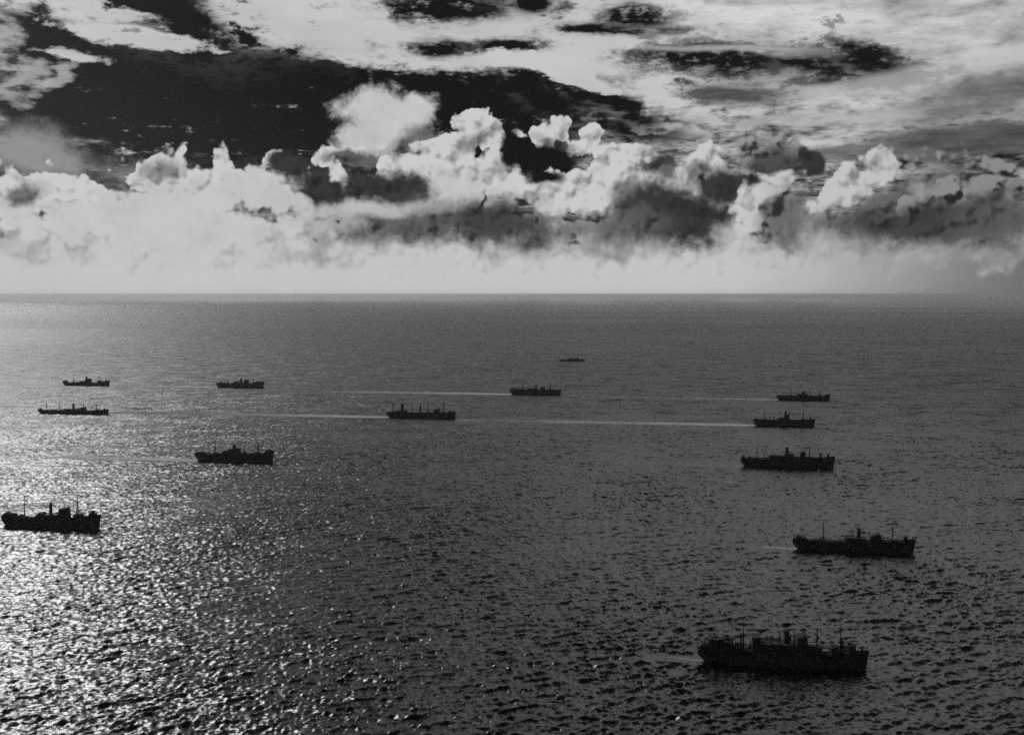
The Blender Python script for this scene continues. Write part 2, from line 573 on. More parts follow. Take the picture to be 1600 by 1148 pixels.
def mesh_np(name, verts, faces):
    me = bpy.data.meshes.new(name)
    nv, nf, k = len(verts), len(faces), faces.shape[1]
    me.vertices.add(nv)
    me.vertices.foreach_set('co', verts.astype(np.float32).ravel())
    me.loops.add(nf * k)
    me.loops.foreach_set('vertex_index', faces.astype(np.int32).ravel())
    me.polygons.add(nf)
    me.polygons.foreach_set('loop_start', np.arange(0, nf * k, k, dtype=np.int32))
    me.polygons.foreach_set('use_smooth', np.ones(nf, dtype=bool))
    me.update(calc_edges=True)
    return me


def sea_mesh():
    far = 130000.0
    r = [0.0, 120.0, 240.0, 340.0, 420.0, 480.0]
    while r[-1] < 5200:
        r.append(r[-1] * (1.00245 if r[-1] > 560 else 1.006))
    while r[-1] < far:
        r.append(r[-1] * 1.03)
    r = np.array(r)
    fine = np.linspace(R(-34), R(34), 980)
    rest = np.linspace(R(34), R(326), 120)[1:-1]
    a = np.concatenate([fine, rest])
    nr, na = len(r), len(a)
    RR, AA = np.meshgrid(r[1:], a, indexing='ij')
    x, y = RR * np.sin(AA), RR * np.cos(AA)
    h, ox, oy = waves(x, y)
    infine = (np.abs(AA) < R(34.01)) & (RR > 420)
    h, ox, oy = h * infine, ox * infine, oy * infine
    co = np.stack([x - 0.9 * ox, y - 0.9 * oy, h], -1).reshape(-1, 3)
    co = np.vstack([co, [[0, 0, 0]]])
    idx = np.arange((nr - 1) * na).reshape(nr - 1, na)
    a0, a1 = idx[:-1], idx[1:]
    q = np.stack([a0, np.roll(a0, -1, 1), np.roll(a1, -1, 1), a1], -1).reshape(-1, 4)[:, ::-1]
    me = mesh_np('sea', co, q)
    return me, idx, co


sea_me, _, sea_co = sea_mesh()
sea = bpy.data.objects.new('sea', sea_me)
scene.collection.objects.link(sea)
sea['kind'] = 'structure'
sea['label'] = 'dark wind-ruffled open sea reaching to the hazy horizon'

ms = bpy.data.materials.new('sea_water')
ms.use_nodes = True
g = G(ms.node_tree)
b = ms.node_tree.nodes['Principled BSDF']
b.inputs['Base Color'].default_value = (0.006, 0.006, 0.006, 1)
b.inputs['Roughness'].default_value = 0.2
b.inputs['IOR'].default_value = 1.8
geo = g.node('ShaderNodeNewGeometry')
pos = geo.outputs['Position']
px, py, pz = g.sep(pos)
dist = g.m('SQRT', g.m('ADD', g.m('MULTIPLY', px, px), g.m('MULTIPLY', py, py)))
# ripples as a slope field; beyond the modelled waves the slope field carries those too
rot = g.node('ShaderNodeMapping', vector_type='POINT')
g.put(rot.inputs['Vector'], pos)
rot.inputs['Rotation'].default_value = (0, 0, R(-22))
rot.inputs['Scale'].default_value = (0.55, 1.0, 0.0)
rp = rot.outputs[0]
s1 = g.v('SUBTRACT', g.noise(rp, 0.38, 4.0, 0.66, color=True), (0.5, 0.5, 0.5))
s2 = g.v('SUBTRACT', g.noise(g.v('ADD', rp, (57.0, 13.0, 0.0)), 0.075, 3.0, 0.6, color=True), (0.5, 0.5, 0.5))
s3 = g.v('SUBTRACT', g.noise(g.v('ADD', rp, (7.0, 93.0, 0.0)), 0.02, 2.0, 0.5, color=True), (0.5, 0.5, 0.5))
# wind patches, kilometres across
wp = g.node('ShaderNodeMapping', vector_type='POINT')
g.put(wp.inputs['Vector'], pos)
wp.inputs['Location'].default_value = (3.1, 0.4, 0)
wp.inputs['Scale'].default_value = (0.00016, 0.00045, 0.0)
patch = g.noise(wp.outputs[0], 1.0, 4.0, 0.6)
gust = g.lin(patch, 0.35, 0.65, 0.5, 1.4)
far_f = g.smooth(dist, 800.0, 3600.0)
calm = g.smooth(g.m('MULTIPLY_ADD', g.m('SUBTRACT', 0.52, patch), g.m('MULTIPLY', dist, 1.1), dist), 2500.0, 60000.0)
gust = g.m('MULTIPLY', gust, g.mix(calm, 1.0, 0.03))
k1 = g.m('MULTIPLY', gust, g.mix(far_f, 1.0, 3.0))
k2 = g.m('MULTIPLY', gust, g.mix(far_f, 0.5, 1.9))
k3 = g.m('MULTIPLY', gust, g.mix(far_f, 0.2, 1.2))
sl = g.v('ADD', g.v('ADD', g.v('SCALE', s1, scale=k1), g.v('SCALE', s2, scale=k2)), g.v('SCALE', s3, scale=k3))
sl = g.v('MULTIPLY', sl, (0.7, 1.0, 0.0))
nrm = g.v('NORMALIZE', g.v('ADD', geo.outputs['Normal'], sl))
ms.node_tree.links.new(nrm, b.inputs['Normal'])
# a few breaking crests
brk = g.noise(g.v('MULTIPLY', rp, (1.0, 1.0, 0.0)), 0.33, 5.0, 0.7)
brk2 = g.noise(g.v('ADD', rp, (11.0, 3.0, 0.0)), 0.012, 2.0, 0.5)
cap = g.m('ADD', g.m('MULTIPLY', g.m('SUBTRACT', pz, 1.05), 0.35), g.m('ADD', g.m('SUBTRACT', brk, 0.60), g.m('SUBTRACT', brk2, 0.5)))
cap = g.smooth(cap, 0.0, 0.10, 0.0, 0.8)
ms.node_tree.links.new(g.mix(cap, 0.006, 0.7), b.inputs['Base Color'])
ms.node_tree.links.new(g.mix(cap, g.mix(calm, g.mix(far_f, 0.29, 0.46), 0.10), 0.6), b.inputs['Roughness'])
sea_me.materials.append(ms)

# ------------------------------------------------------------------ haze: the damp air over the sea
def box_mesh(name, lo, hi):
    v = np.array([[x, y, z] for z in (lo[2], hi[2]) for y in (lo[1], hi[1]) for x in (lo[0], hi[0])], float)
    f = np.array([[0, 2, 3, 1], [4, 5, 7, 6], [0, 1, 5, 4], [2, 6, 7, 3], [0, 4, 6, 2], [1, 3, 7, 5]])
    me = mesh_np(name, v, f)
    me.polygons.foreach_set('use_smooth', np.zeros(6, dtype=bool))
    return me


mh = bpy.data.materials.new('sea_air')
mh.use_nodes = True
mh.node_tree.nodes.clear()
gh = G(mh.node_tree)
vol = gh.node('ShaderNodeVolumePrincipled')
vol.inputs['Color'].default_value = (0.97, 0.97, 0.97, 1)
vol.inputs['Density'].default_value = 1.6e-5
vol.inputs['Anisotropy'].default_value = 0.7
oh = gh.node('ShaderNodeOutputMaterial')
mh.node_tree.links.new(vol.outputs[0], oh.inputs['Volume'])
haze_me = box_mesh('haze', (-140000, -140000, -9), (140000, 140000, 300))
haze_me.materials.append(mh)
haze = bpy.data.objects.new('haze', haze_me)
scene.collection.objects.link(haze)
haze['kind'] = 'stuff'
haze['label'] = 'pale haze lying over the sea towards the horizon'


# ------------------------------------------------------------------ ships
import bmesh
COL = scene.collection


def link(name, bm, mat, parent, smooth=False):
    me = bpy.data.meshes.new(name)
    bmesh.ops.recalc_face_normals(bm, faces=bm.faces)
    bm.to_mesh(me)
    bm.free()
    if smooth:
        me.polygons.foreach_set('use_smooth', np.ones(len(me.polygons), dtype=bool))
    me.materials.append(mat)
    o = bpy.data.objects.new(name, me)
    COL.objects.link(o)
    if parent is not None:
        o.parent = parent
    return o


def add_box(bm, lo, hi, bevel=0.0):
    m = Matrix.Translation([(a + c) / 2 for a, c in zip(lo, hi)]) @ Matrix.Diagonal([max(c - a, 0.05) for a, c in zip(lo, hi)] + [1])
    r = bmesh.ops.create_cube(bm, size=1.0, matrix=m)
    if bevel > 0:
        es = list({e for v in r['verts'] for e in v.link_edges})
        bmesh.ops.bevel(bm, geom=es, offset=bevel, segments=1, affect='EDGES')


def add_tube(bm, a, c, r0, r1, n=8):
    a, c = Vector(a), Vector(c)
    d = (c - a)
    q = d.to_track_quat('Z', 'Y').to_matrix().to_4x4()
    bmesh.ops.create_cone(bm, cap_ends=True, segments=n, radius1=r0, radius2=r1, depth=d.length,
                          matrix=Matrix.Translation((a + c) / 2) @ q)


def lerp_poly(pts, x):
    if x <= pts[0][0]:
        return pts[0][1]
    for (x0, z0), (x1, z1) in zip(pts, pts[1:]):
        if x <= x1:
            return z0 + (z1 - z0) * (x - x0) / max(x1 - x0, 1e-6)
    return pts[-1][1]


class Ship:
    def __init__(self, name, label, cat, key, group='ships of the convoy'):
        self.dir, self.nrm = DIR, NRM
        xs, xb, yw, beam = PLACE[key]
        self.c, self.L, self.B = place_ship(xs, xb, yw, beam)
        self.s = self.c.length / FPX                            # metres per photograph pixel here
        self.root = bpy.data.objects.new(name, None)
        COL.objects.link(self.root)
        self.root.location = self.c
        self.root.rotation_euler = (0, 0, HEADING)
        self.root['label'] = label
        self.root['category'] = cat
        self.root['group'] = group
        self.rng = random.Random(int(xs * 7 + yw))

    def xz(self, x, y, side=0.0):
        """station and height of a photograph pixel on the ship's lengthwise plane (side: metres away from the viewer)"""
        d = pix_dir(x, y)
        o = self.c + self.nrm * side - Vector((0, 0, CAM_Z))
        n = self.nrm
        t = o.dot(n) / d.dot(n)
        p = d * t - o
        return p.dot(self.dir), p.z

    # -------------------------------------------------------------- hull
    def hull(self, top):
        L, B = self.L, self.B
        side = 0.40 * B
        pts = []
        for x, y in top:
            X, Z = self.xz(x, y, side)
            pts.append((max(-L / 2, min(L / 2, X)), max(Z, 3.2)))
        pts.sort(key=lambda q: q[0])
        pts[0] = (-L / 2, pts[0][1])
        pts[-1] = (L / 2, pts[-1][1])
        self.top = pts
        ts = sorted(set([round(-L / 2 + L * i / 44, 3) for i in range(45)] +
                        [round(q[0], 3) for q in pts] + [-L / 2 + L * k for k in (0.005, 0.015, 0.03, 0.97, 0.985, 0.995)]))
        bm = bmesh.new()
        rows = []
        for X in ts:
            t = (X + L / 2) / L
            zd = lerp_poly(pts, X)
            bd = 1.0
            if t < 0.12:
                bd = math.sqrt(max(0.0, 1 - ((0.12 - t) / 0.125) ** 2))
            if t > 0.74:
                bd = 1 - ((t - 0.74) / 0.262) ** 2.4
            bw = 1.0
            if t < 0.22:
                bw = max(0.0, (t - 0.035) / 0.185) ** 0.6
            if t > 0.66:
                bw = max(0.02, 1 - ((t - 0.66) / 0.342) ** 1.7)
            bd, bw = max(bd, 0.02) * B / 2, max(bw, 0.012) * B / 2
            zb = -2.5 if t > 0.07 else -2.5 + (0.55 * zd + 2.5) * (1 - t / 0.07) ** 1.5
            rake = 2.6 * max(0.0, (t - 0.85) / 0.15) ** 2
            row = []
            for f in (0.0, 0.28, 0.55, 0.8, 1.0):
                z = zb + (zd - zb) * f
                hf = max(0.0, min(1.0, z / max(zd, 1)))
                hb = bw + (bd - bw) * hf ** 1.3
                row.append((X - rake * (1 - hf), hb, z))
            rows.append([bm.verts.new(p) for p in row] + [bm.verts.new((p[0], -p[1], p[2])) for p in row])
        for a, c in zip(rows, rows[1:]):
            for k in range(4):
                bm.faces.new((a[k], c[k], c[k + 1], a[k + 1]))
                bm.faces.new((a[5 + k], a[6 + k], c[6 + k], c[5 + k]))
            bm.faces.new((a[0], a[5], c[5], c[0]))
        bm.faces.new([rows[0][k] for k in (0, 1, 2, 3, 4)] + [rows[0][5 + k] for k in (4, 3, 2, 1, 0)])
        bm.faces.new([rows[-1][k] for k in (4, 3, 2, 1, 0)] + [rows[-1][5 + k] for k in (0, 1, 2, 3, 4)])
        self.hull_o = link('hull', bm, M_HULL, self.root)
        bm = bmesh.new()
        prev = None
        for X, a in zip(ts, rows_copy(ts, pts, L, B)):
            cur = [bm.verts.new((X, a[0], a[1])), bm.verts.new((X, -a[0], a[1]))]
            if prev:
                bm.faces.new((prev[0], prev[1], cur[1], cur[0]))
            prev = cur
        link('deck', bm, M_DECK, self.root)

    def deck_z(self, X):
        return lerp_poly(self.top, X) - 1.0

    # -------------------------------------------------------------- things built on the hull
    def house(self, x0, x1, y, width=0.8, name='deckhouse', tiers=2):
        X0, Z = self.xz(x0, y)
        X1, _ = self.xz(x1, y)
        zb = min(self.deck_z(X0), self.deck_z(X1)) - 0.4
        w = self.B * width / 2
        bm = bmesh.new()
        Z = max(Z, zb + 1.5)
        zs = [zb + (Z - zb) * k / tiers for k in range(tiers + 1)]
        for k in range(tiers):
            ins = 0.05 * (X1 - X0) * k * 0.6
            ww = w * (1 - 0.12 * k)
            add_box(bm, (X0 + ins, -ww, zs[k]), (X1 - ins * 0.4, ww, zs[k + 1] - 0.18), 0.12)
            add_box(bm, (X0 + ins - 0.35, -ww - 0.4, zs[k + 1] - 0.178), (X1 - ins * 0.4 + 0.35, ww + 0.4, zs[k + 1]))
        o = link(name, bm, M_HOUSE, self.root)
        if name == 'bridge':
            bm = bmesh.new()
            add_box(bm, (X1 - 0.45 * (X1 - X0), -w * 0.55, Z + 0.003), (X1 - 0.6, w * 0.55, Z + 1.1), 0.1)
            link('wheelhouse', bm, M_HOUSE, o)
            for sy in (-1, 1):
                bm = bmesh.new()
                add_box(bm, (X1 - 0.3 * (X1 - X0), sy * w * 0.9 - 0.9, Z + 0.003), (X1 - 0.25, sy * w * 0.9 + 0.9, Z + 0.9), 0.05)
                link('bridge_wing', bm, M_HOUSE, o)
        return o

    def funnel(self, x, y, width, rake=0.06):
        X, Z = self.xz(x, y)
        r = width * self.s / 2
        zb = self.deck_z(X)
        bm = bmesh.new()
        top = Vector((X, 0, Z))
        bot = Vector((X + rake * (Z - zb), 0, zb))
        add_tube(bm, bot, top, r * 1.08, r, 16)
        o = link('funnel', bm, M_HOUSE, self.root, True)
        bm = bmesh.new()
        d = (top - bot).normalized()
        add_tube(bm, top - d * 0.7, top + d * 0.12, r * 1.1, r * 1.1, 16)
        link('funnel_cap', bm, M_SPAR, o)
        bm = bmesh.new()
        add_tube(bm, bot + Vector((-r * 1.35, 0, 0)), top + Vector((-r * 1.3, 0, 0.9)), 0.16, 0.16, 6)
        link('steam_pipe', bm, M_SPAR, o)

    def mast(self, x, y, thick=1.0, booms=2, house=True, cross=0.62, lean=0.0, split=0.62, stays=True):
        X, Z = self.xz(x, y)
        zb = self.deck_z(X)
        H = Z - zb
        r = max(0.36, 0.40 * self.s) * thick
        xl = X + lean * H
        bm = bmesh.new()
        hs = zb + H * split
        xm = xl + (X - xl) * split
        add_tube(bm, (xl, 0, zb - 0.2), (xm, 0, hs), r * 1.15, r * 0.9, 10)
        add_tube(bm, (xm, 0, hs - 0.3), (X, 0, Z), r * 0.6, r * 0.32, 8)
        o = link('mast', bm, M_SPAR, self.root, True)
        bm = bmesh.new()
        add_box(bm, (xm - r * 1.3, -min(2.6, self.B * .2), hs - 0.45), (xm + r * 1.3, min(2.6, self.B * .2), hs + 0.25), 0.08)
        link('crosstree', bm, M_SPAR, o)
        if house:
            bm = bmesh.new()
            hw = 2.2
            add_box(bm, (xl - hw, -self.B * 0.22, zb - 0.3), (xl + hw, self.B * 0.22, zb + 2.6), 0.12)
            add_box(bm, (xl - hw - .3, -self.B * 0.24, zb + 2.603), (xl + hw + .3, self.B * 0.24, zb + 2.8))
            link('mast_house', bm, M_HOUSE, o)
        for k in range(booms):
            sx = 1 if k % 2 else -1
            sy = 1 if k >= 2 else -1
            ln = min(H * 0.62, 15.0)
            up = R(self.rng.uniform(8, 34))
            a = Vector((xl + sx * 0.9, sy * 1.5, zb + 2.9))
            c = a + Vector((sx * math.cos(up) * ln, sy * self.rng.uniform(0.2, 1.2), math.sin(up) * ln))
            bm = bmesh.new()
            add_tube(bm, a, c, r * 0.42, r * 0.30, 6)
            link('derrick_boom', bm, M_SPAR, o)
        if stays:
            for sx, sy in ((-1, -1), (1, -1), (-1, 1), (1, 1)):
                bm = bmesh.new()
                add_tube(bm, (xm, 0, hs), (xl + sx * 3.4, sy * self.B * 0.44, zb + 0.8), 0.07, 0.07, 4)
                link('shroud', bm, M_SPAR, o)

    def post(self, x, y, thick=1.0, pair=True, name='kingpost'):
        X, Z = self.xz(x, y)
        zb = self.deck_z(X)
        r = max(0.34, 0.46 * self.s) * thick
        bm = bmesh.new()
        if pair:
            for sy in (-1, 1):
                add_tube(bm, (X, sy * self.B * 0.2, zb - 0.2), (X, sy * self.B * 0.2, Z), r, r * 0.8, 8)
            add_box(bm, (X - r * .7, -self.B * 0.2, Z - 1.3), (X + r * .7, self.B * 0.2, Z - 0.8))
        else:
            add_tube(bm, (X, 0, zb - 0.2), (X, 0, Z), r, r * 0.7, 8)
        return link(name, bm, M_SPAR, self.root)

    def vent(self, x, y, side=-0.25):
        X, Z = self.xz(x, y)
        zb = self.deck_z(X)
        Z = max(Z, zb + 1.6)
        yy = side * self.B
        bm = bmesh.new()
        add_tube(bm, (X, yy, zb - 0.2), (X, yy, Z - 0.7), 0.45, 0.45, 10)
        add_tube(bm, (X - 0.2, yy, Z - 0.9), (X + 0.75, yy, Z - 0.35), 0.5, 0.8, 10)
        link('ventilator', bm, M_HOUSE, self.root, True)

    def boat(self, x, y, sides=(-1, 1), ln=8.0):
        X, Z = self.xz(x, y)
        for sy in sides:
            bm = bmesh.new()
            n = 9
            rows = []
            for i in range(n):
                t = -1 + 2 * i / (n - 1)
                b_ = 1.25 * (1 - abs(t) ** 2.6) + 0.05
                k_ = 0.25 * abs(t) ** 3
                rows.append([bm.verts.new((X + t * ln / 2, sy * self.B * 0.43 + q * b_, Z - (0.15 if abs(q) == 1 else 1.5 * (1 - 0.6 * q * q)) + k_))
                             for q in (-1, -0.6, 0, 0.6, 1)])
            for a, c in zip(rows, rows[1:]):
                for k in range(4):
                    bm.faces.new((a[k], a[k + 1], c[k + 1], c[k]))
                bm.faces.new((a[0], c[0], c[4], a[4]))
            o = link('lifeboat', bm, M_HOUSE, self.root, False)
            for dx_ in (-ln * 0.36, ln * 0.36):
                bm = bmesh.new()
                zb = self.deck_z(X)
                add_tube(bm, (X + dx_, sy * self.B * 0.34, zb - 0.2), (X + dx_, sy * self.B * 0.36, Z + 1.0), 0.12, 0.12, 6)
                add_tube(bm, (X + dx_, sy * self.B * 0.36, Z + 1.0), (X + dx_, sy * self.B * 0.44, Z + 1.15), 0.12, 0.1, 6)
                link('davit', bm, M_SPAR, o)

    def hatch(self, x0, x1, hgt=1.5, width=0.5):
        ym = to_pix(self.c)[1]
        X0, X1 = self.xz(x0, ym - 6)[0], self.xz(x1, ym - 6)[0]
        zb = min(self.deck_z(X0), self.deck_z(X1))
        bm = bmesh.new()
        add_box(bm, (X0, -self.B * width / 2, zb - 0.2), (X1, self.B * width / 2, zb + hgt), 0.1)
        link('hatch_cover', bm, M_DECK, self.root)

    def gun(self, x, y, face=-1, size=1.0):
        X, Z = self.xz(x, y)
        zb = self.deck_z(X)
        Z = max(Z, zb + 1.8)
        bm = bmesh.new()
        add_tube(bm, (X, 0, zb - 0.2), (X, 0, Z - 1.4), 1.5 * size, 1.7 * size, 12)
        add_tube(bm, (X, 0, Z - 1.4), (X, 0, Z - 0.5), 2.6 * size, 2.6 * size, 14)
        o = link('gun_platform', bm, M_HOUSE, self.root)
        bm = bmesh.new()
        add_box(bm, (X - 0.7, -0.7, Z - 0.498), (X + 0.7, 0.7, Z + 0.5), 0.15)
        add_tube(bm, (X, 0, Z + 0.1), (X + face * 4.6, 0, Z + 0.9), 0.2, 0.12, 8)
        link('gun', bm, M_SPAR, o)

    def lump(self, x0, x1, y, name='deck_cargo', width=0.6, seed=0):
        """uneven crated cargo and gear lashed on deck, one part"""
        rr = random.Random(seed + int(x0))
        X0, Z = self.xz(x0, y)
        X1, _ = self.xz(x1, y)
        zb = min(self.deck_z(X0), self.deck_z(X1)) - 0.3
        bm = bmesh.new()
        x = X0
        while x < X1 - 0.5:
            step = min(rr.uniform(2.2, 5.0), X1 - x)
            for sy in (-1, 0, 1):
                w_ = self.B * width / 3
                z1 = zb + (Z - zb) * rr.uniform(0.78, 1.08)
                yy = sy * w_
                add_box(bm, (x + 0.08, yy - w_ / 2 + 0.06, zb), (x + step - 0.08, yy + w_ / 2 - 0.06, z1), 0.15)
            x += step
        link(name, bm, M_HOUSE, self.root)


def rows_copy(ts, pts, L, B):
    out = []
    for X in ts:
        t = (X + L / 2) / L
        bd = 1.0
        if t < 0.12:
            bd = math.sqrt(max(0.0, 1 - ((0.12 - t) / 0.125) ** 2))
        if t > 0.74:
            bd = 1 - ((t - 0.74) / 0.262) ** 2.4
        out.append((max(0.012 * B, bd * B / 2 * 0.985 - 0.05), lerp_poly(pts, X) - 1.0))
    return out


# --- nearest ship, lower right
s = Ship('cargo_ship', 'largest and nearest cargo ship, lower right, its decks piled high with gear', 'cargo ship', 'near')
s.hull([(1090, 1007), (1104, 1008), (1106, 1009), (1143, 1009), (1145, 1012), (1174, 1012), (1176, 1008), (1259, 1008), (1262, 1013), (1284, 1013), (1286, 1018), (1299, 1018), (1302, 1015), (1338, 1014), (1358, 1013)])
s.lump(1095, 1107, 1003, 'deck_cargo', 0.7, 1)
s.lump(1107, 1146, 995, 'deck_cargo', 0.85, 2)
s.gun(1101, 1003, -1)
s.gun(1118, 996, -1, 0.8)
s.gun(1137, 995, -1, 0.8)
s.vent(1143, 993)
s.mast(1162, 967, 1.6, 3, True, split=0.55)
s.post(1158, 990, 1.4)
s.lump(1148, 1157, 1006, 'deck_cargo', 0.6, 12)
s.hatch(1148, 1154)
s.hatch(1166, 1174)
s.house(1176, 1246, 1001, 0.9, 'deckhouse', 2)
s.house(1175, 1188, 992, 0.7, 'after_house', 2)
for vx, vy, vs_ in ((1191, 998, -.3), (1198, 996, .25), (1202, 999, -.3), (1207, 996, .3), (1215, 996, -.28), (1219, 994, .2), (1240, 990, -.25), (1236, 993, .25)):
    s.vent(vx, vy, vs_)
s.boat(1197, 1001)
s.boat(1213, 1001)
s.funnel(1229, 985, 8.5)
s.post(1242, 987, 0.8, False, 'signal_mast')
s.house(1245, 1261, 992, 0.85, 'bridge', 3)
s.lump(1262, 1284, 1008, 'deck_cargo', 0.6, 4)
s.mast(1277, 976, 1.6, 2, True, split=0.6)
s.hatch(1287, 1298, 1.2)
s.lump(1298, 1310, 1009, 'deck_cargo', 0.6, 5)
s.mast(1314, 976, 1.7, 2, True, split=0.5)
s.post(1317, 1000, 1.4)
s.gun(1331, 1006, 1, 1.1)
s.lump(1325, 1337, 1006, 'winch_gear', 0.5, 7)
s.vent(1345, 1010)
SHIPS = {'near': s}

# --- second at right
s = Ship('cargo_ship', 'cargo ship with slim upright funnel amidships, next beyond the nearest ship', 'cargo ship', 'second')
s.hull([(1238.5, 839), (1260, 839.5), (1262, 843), (1318, 844), (1321, 840.5), (1351, 840.5), (1353, 843.5), (1410, 843.5), (1414, 841), (1431, 840)])
s.lump(1243, 1260, 838, 'deck_cargo', 0.6, 3)
s.gun(1248, 836, -1)
s.lump(1265, 1279, 841.5, 'deck_cargo', 0.6, 9)
s.mast(1287, 812, 1.35, 2, True, split=0.68)
s.hatch(1292, 1304)
s.hatch(1306, 1315)
s.house(1319, 1351, 838.5, 0.85, 'deckhouse', 2)
s.vent(1323, 836, .25)
s.vent(1330, 835.5)
s.boat(1330, 838)
s.funnel(1342.3, 825.5, 5.2, 0.0)
s.post(1348.3, 825, 0.75, False, 'signal_mast')
s.house(1363, 1376, 834.5, 0.8, 'bridge', 3)
s.lump(1359, 1363, 838, 'deck_cargo', 0.6, 9)
s.hatch(1379, 1389)
s.mast(1395, 816, 1.35, 2, True, split=0.66)
s.hatch(1400, 1409)
s.gun(1415, 838, 1)
s.vent(1424, 838)
SHIPS['second'] = s

# --- left edge
s = Ship('cargo_ship', 'dark cargo ship touching the left edge of the picture, above the bright sun glitter', 'cargo ship', 'leftmost')
s.hull([(3.5, 803), (24, 803.5), (28, 806), (57, 808), (60, 803.5), (92, 803.5), (94, 808), (128, 808), (139, 804.5), (158.5, 801.5)])
s.lump(8, 24, 800.5, 'deck_cargo', 0.6, 3)
s.gun(13, 799, -1, 1.1)
s.lump(31, 36, 804, 'deck_cargo', 0.5, 3)
s.mast(38, 773, 1.6, 2, True, split=0.6)
s.hatch(44, 55)
s.house(60, 92, 802.3, 0.85, 'deckhouse', 2)
s.house(62, 69, 800, 0.5, 'after_house', 1)
s.vent(72, 799)
s.boat(86, 802)
s.funnel(79.5, 786, 4.0, -0.02)
s.house(94, 106, 794, 0.8, 'bridge', 3)
s.hatch(108, 114)
s.mast(121, 772, 2.0, 3, True, split=0.66)
s.post(116.5, 782, 0.9)
s.lump(117, 127, 802, 'deck_cargo', 0.6, 8)
s.gun(145, 797.5, 1, 1.2)
s.lump(141, 149, 800, 'winch_gear', 0.5, 8)
s.vent(154, 798)
SHIPS['leftmost'] = s

# --- third at right
s = Ship('cargo_ship', 'long flush cargo ship at right with short dark funnel and slanting after derrick', 'cargo ship', 'third')
s.hull([(1157, 713.5), (1180, 715), (1200, 714.5), (1202, 712), (1240, 712), (1243, 713), (1262, 714), (1280, 714), (1290, 713.5), (1304.5, 711.5)])
s.gun(1162, 711, -1)
s.lump(1168, 1174, 713, 'deck_cargo', 0.5, 2)
s.mast(1183, 690, 1.3, 1, True)
s.post(1195, 700, 0.9, False)
s.post(1208, 702, 0.6, False)
s.house(1201, 1226, 710.5, 0.85, 'deckhouse', 2)
s.house(1226, 1240, 708, 0.8, 'engine_casing', 2)
s.funnel(1230, 699, 4.4, 0.0)
s.vent(1244, 708)
s.house(1250, 1258, 705.5, 0.8, 'bridge', 3)
s.boat(1236, 708.5)
s.mast(1265, 691, 1.4, 2, True)
s.hatch(1269, 1278)
s.gun(1282, 708, 1)
s.gun(1294, 709, 1)
SHIPS['third'] = s

# --- third at left
s = Ship('cargo_ship', 'cargo ship left of centre with stepped pyramid-like midship house and heavy king posts forward', 'cargo ship', 'third_left')
s.hull([(305, 706), (318, 706), (333, 707.5), (349, 707.5), (351, 705.5), (374, 705), (376, 707.5), (414, 707), (418, 704.5), (428.5, 703)])
s.lump(309, 318, 705, 'deck_cargo', 0.6, 2)
s.mast(336, 688, 1.7, 2, True)
s.hatch(341, 347)
s.house(351, 363, 703.5, 0.85, 'deckhouse', 1)
s.house(358, 374, 700.5, 0.8, 'bridge', 2)
s.funnel(366.3, 695, 4.6, 0.0)
s.vent(354, 701)
s.boat(357, 703)
s.mast(382, 692, 1.5, 2, True)
s.hatch(388, 398)
s.post(401, 690, 0.9)
s.mast(403.5, 689, 1.7, 2, True)
s.gun(421, 701.5, 1, 1.2)
s.lump(416, 425, 703.5, 'winch_gear', 0.5, 5)
SHIPS['third_left'] = s

# --- second file, right
s = Ship('cargo_ship', 'cargo ship trailing the brightest straight wake, with two tall masts and raking funnel', 'cargo ship', 'file2_right')
s.hull([(1176.5, 654.5), (1190, 654.5), (1192, 655.3), (1213, 655.3), (1215, 653.8), (1234, 653.8), (1236, 655.3), (1262, 655), (1274, 653.5)])
s.gun(1181, 653.3, -1)
s.mast(1195, 639, 1.2, 2, True)
s.post(1208.5, 650, 0.9)
s.house(1215, 1234, 652.6, 0.85, 'deckhouse', 2)
s.house(1228, 1233.5, 648, 0.7, 'bridge', 2)
s.funnel(1228.5, 642, 2.8, -0.16)
s.boat(1221, 652)
s.post(1239.7, 646, 0.9, False)
s.mast(1255.3, 637.5, 1.5, 2, True)
s.hatch(1243, 1250)
s.gun(1266, 652, 1)
SHIPS['file2_right'] = s

# --- second file, middle
s = Ship('cargo_ship', 'cargo ship near the centre with a row of five thick king posts and masts', 'cargo ship', 'file2_mid')
s.hull([(604, 642.5), (634, 642.5), (637, 644), (700, 644), (703, 643), (712.5, 642.5)])
s.post(614.3, 629.5, 1.0)
s.funnel(628.6, 631, 4.6, 0.0)
s.house(618, 636, 641, 0.85, 'deckhouse', 2)
s.boat(622, 641)
s.mast(644, 625, 1.2, 2, True)
s.post(657, 634, 1.8)
s.mast(668.6, 628, 1.5, 2, True)
s.house(678.5, 686.5, 639.3, 0.8, 'bridge', 2)
s.mast(693, 627.5, 1.6, 2, True, split=0.85)
s.hatch(648, 654)
s.hatch(672, 677)
s.gun(702, 641, 1)
SHIPS['file2_mid'] = s

# --- far file, leftmost
s = Ship('cargo_ship', 'small far cargo ship at upper left with low midship bridge block beside its funnel', 'cargo ship', 'file1_left')
s.hull([(98.5, 594.5), (104.5, 594.5), (107, 597.5), (123, 597.5), (126, 596), (142, 596), (144, 597.5), (160, 597.5), (165, 595), (172, 593.5)])
s.gun(102, 593.5, -1)
s.mast(115, 586.5, 1.1, 2, True)
s.house(126, 141.5, 595, 0.85, 'deckhouse', 2)
s.house(134.5, 141, 591.5, 0.8, 'bridge', 2)
s.funnel(135.3, 588.3, 2.3, 0.0)
s.mast(154.7, 583.5, 1.2, 2, True)
s.lump(153, 158, 594.6, 'deck_cargo', 0.5, 2)
s.gun(166, 592.7, 1)
SHIPS['file1_left'] = s

